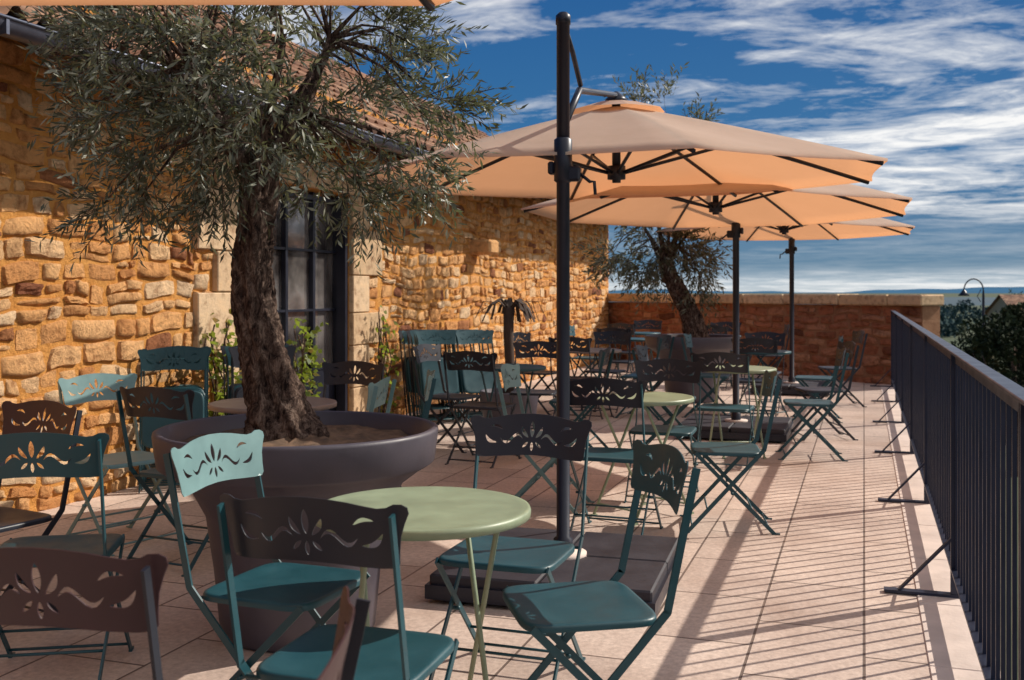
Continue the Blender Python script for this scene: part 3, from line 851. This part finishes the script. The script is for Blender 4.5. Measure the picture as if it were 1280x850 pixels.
def bgtree(loc,h,w,n,seed,name='broadleaf_tree'):
    R=random.Random(seed); root=empty(name); root.location=loc; mb=MB()
    mb.tube([(0,0,0),(.05,0,h*.25),(0,.05,h*.5),(0,0,h*.8)],[.16*w/3,.12*w/3,.09*w/3,.02],8)
    for i in range(7):
        th=i*.9+R.random(); e=Vector((math.cos(th),math.sin(th),0))
        mb.tube([(0,0,h*.35),tuple(e*w*.2+Vector((0,0,h*.5))),tuple(e*w*.38+Vector((0,0,h*R.uniform(.6,.8))))],[.07,.04,.015],5)
    mb.obj('trunk',[M_bark],root)
    P=[];D=[];T=[];cs=[]
    for i in range(26):
        while True:
            p=Vector((R.uniform(-1,1),R.uniform(-1,1),R.uniform(-1,1)))
            if .2<p.length<1: break
        cs.append((Vector((p.x*w*.42,p.y*w*.42,h*.6+p.z*h*.36)),R.uniform(.08,.17)*w,R.random()))
    for i in range(n):
        c,r,t=R.choice(cs); dv=Vector((R.gauss(0,1),R.gauss(0,1),R.gauss(0,1))).normalized()
        P.append((c+dv*r*R.uniform(.5,1.05))[:]); D.append((dv+Vector((R.gauss(0,.6),R.gauss(0,.6),R.gauss(0,.6)))).normalized()[:]); T.append(min(1,max(0,t*.5+R.random()*.5)))
    m=len(P);s=.045*w**.5
    me=leaves_mesh('leaves',np.array(P),np.array(D),s*2*rng.uniform(.7,1.3,m),s*1.4*rng.uniform(.7,1.3,m),np.array(T),M_green)
    o=bpy.data.objects.new('leaves',me);COL.objects.link(o);o.parent=root
for i,(xc,yc,h,w) in enumerate(((15.2,31,3.2,2.2),(14.6,30,4.7,2.9),(16.6,34,5.2,3.0),(15.4,35,3.6,3.0),(21,44,3.6,4.0),(24,50,4.2,5),(12.6,29,2.2,2.4))):
    bgtree(cam2w(xc,yc,-4),h,w,4500,i+30)
def house(loc,rz,L,Wd,H):
    root=empty('distant_house'); root.location=loc; root.rotation_euler=(0,0,math.radians(rz))
    mb=MB(); mb.box((0,0,H/2),(L,Wd,H))
    mb.add([(-L/2,-Wd/2,H),(-L/2,Wd/2,H),(-L/2,0,H+Wd*.3)],[(0,1,2)]);mb.add([(L/2,-Wd/2,H),(L/2,Wd/2,H),(L/2,0,H+Wd*.3)],[(0,1,2)])
    mb.obj('walls',[M_dressed],root)
    mb=MB(); e=.4
    for s in(-1,1): quad(mb,[(-L/2-e,s*(Wd/2+e),H-.2),(L/2+e,s*(Wd/2+e),H-.2),(L/2+e,0,H+Wd*.3+.06),(-L/2-e,0,H+Wd*.3+.06)])
    mb.obj('roof',[M_tile],root)
    mb=MB()
    for x in(-L*.3,0,L*.3):
        for s in(-1,1): mb.box((x,s*(Wd/2+.01),H*.55),(.9,.06,1.2))
    mb.obj('windows',[M_glass],root)
house(cam2w(62,118,-4),20,12,7,2.9)
mb=MB()
mb.lathe([(.12,0),(.12,.3),(.07,.4),(.05,.5),(.045,5.2),(.03,5.4)],n=12)
pts=[]
for i in range(13):
    a=math.pi*i/12; pts.append((-.35+.35*math.cos(a),0,5.4+.42*math.sin(a)))
mb.tube(pts,.025,8); mb.lathe([(.02,.1),(.06,.06),(.10,0),(.20,-.12),(.18,-.13),(.001,-.1)],(-.70,0,5.34),14)
mb.tube([(-.1,0,5.0),(-.22,0,5.2),(-.08,0,5.45)],.015,6)
o=mb.obj('street_lamp',[M_black]); o.location=cam2w(16.9,37,-4); o.rotation_euler=(0,0,TH)

# ------------------------------------------------------------ light / world / camera
sd=Vector((.97,.90,1.0)).normalized()
elev=math.asin(sd.z); az=math.atan2(sd.x,sd.y)
L=bpy.data.lights.new('sun','SUN'); L.energy=5.0; L.angle=math.radians(.5); L.color=(1,.92,.80)
lo=bpy.data.objects.new('sun',L); COL.objects.link(lo); lo.rotation_euler=(-sd).to_track_quat('-Z','Y').to_euler()
w=bpy.data.worlds.new('World'); scene.world=w; w.use_nodes=True; nt=w.node_tree
bg=nt.nodes['Background']; bg.inputs[1].default_value=.11
sky=N(nt,'ShaderNodeTexSky'); sky.sky_type='NISHITA'; sky.sun_disc=False; sky.sun_elevation=elev; sky.sun_rotation=az
tc=N(nt,'ShaderNodeTexCoord'); sp=N(nt,'ShaderNodeSeparateXYZ'); nt.links.new(tc.outputs['Generated'],sp.inputs[0])
def Mth(op,a,b2=None,clamp=False):
    n=N(nt,'ShaderNodeMath',operation=op); n.use_clamp=clamp
    for s,v in zip(n.inputs,(a,b2)):
        if v is None: continue
        if hasattr(v,'is_output'): nt.links.new(v,s)
        else: s.default_value=v
    return n.outputs[0]
grad=ramp(nt,[(0,(5.2,5.8,6.2)),(.010,(3.7,4.6,5.4)),(.025,(.9,2.0,3.2)),(.07,(.45,1.5,3.0)),(.12,(.2,1.35,3.2)),(.3,(.06,.85,2.7)),(1,(.15,.55,1.8))])
zc=Mth('MAXIMUM',sp.outputs[2],0.0); nt.links.new(zc,grad.inputs[0])
base=mixc(nt,.94,sky.outputs[0],grad.outputs[0])
den=Mth('ADD',zc,.09)
cx=N(nt,'ShaderNodeCombineXYZ'); nt.links.new(Mth('DIVIDE',sp.outputs[0],den),cx.inputs[0]); nt.links.new(Mth('DIVIDE',sp.outputs[1],den),cx.inputs[1])
mp=N(nt,'ShaderNodeMapping'); mp.inputs['Rotation'].default_value=(0,0,math.radians(-25)); mp.inputs['Scale'].default_value=(.6,1.0,1); mp.inputs['Location'].default_value=(1.7,.4,0)
nt.links.new(cx.outputs[0],mp.inputs[0])
n1=noise(nt,1.0,6,.62,mp.outputs[0]); n1.inputs['Distortion'].default_value=.8
n2=N(nt,'ShaderNodeTexNoise'); n2.inputs['Scale'].default_value=5; n2.inputs['Detail'].default_value=9; n2.inputs['Roughness'].default_value=.7; nt.links.new(mp.outputs[0],n2.inputs['Vector']); n2.inputs['Distortion'].default_value=.5
cs=Mth('ADD',Mth('MULTIPLY',n1.outputs[0],.66),Mth('MULTIPLY',n2.outputs[0],.34))
dot=Mth('MULTIPLY',sp.outputs[0],.75)
cs=Mth('ADD',cs,Mth('MULTIPLY',dot,.14))
cr=ramp(nt,[(.445,(0,0,0)),(.52,(.42,.42,.42)),(.60,(1,1,1))]); nt.links.new(cs,cr.inputs[0])
fade=ramp(nt,[(0,(.7,)*3),(.010,(.7,)*3),(.022,(.12,)*3),(.055,(.22,)*3),(.085,(.95,)*3),(.3,(.9,)*3)]); nt.links.new(zc,fade.inputs[0])
cm=Mth('MULTIPLY',cr.outputs[0],fade.outputs[0])
skyc=mixc(nt,cm,base,(9.3,9.2,9.0))
nt.links.new(skyc,bg.inputs[0])
cam=bpy.data.cameras.new('camera'); co_=bpy.data.objects.new('camera',cam); COL.objects.link(co_)
co_.location=(0,0,1.35); co_.rotation_euler=(math.radians(90),0,TH); cam.lens=36*1290/1280; cam.sensor_width=36; cam.shift_y=-60/1280; cam.clip_end=30000; cam.clip_start=.05
cam.dof.use_dof=True; cam.dof.focus_distance=4.0; cam.dof.aperture_fstop=5.6
scene.camera=co_
scene.view_settings.view_transform='Standard'; scene.view_settings.look='None'; scene.view_settings.exposure=0
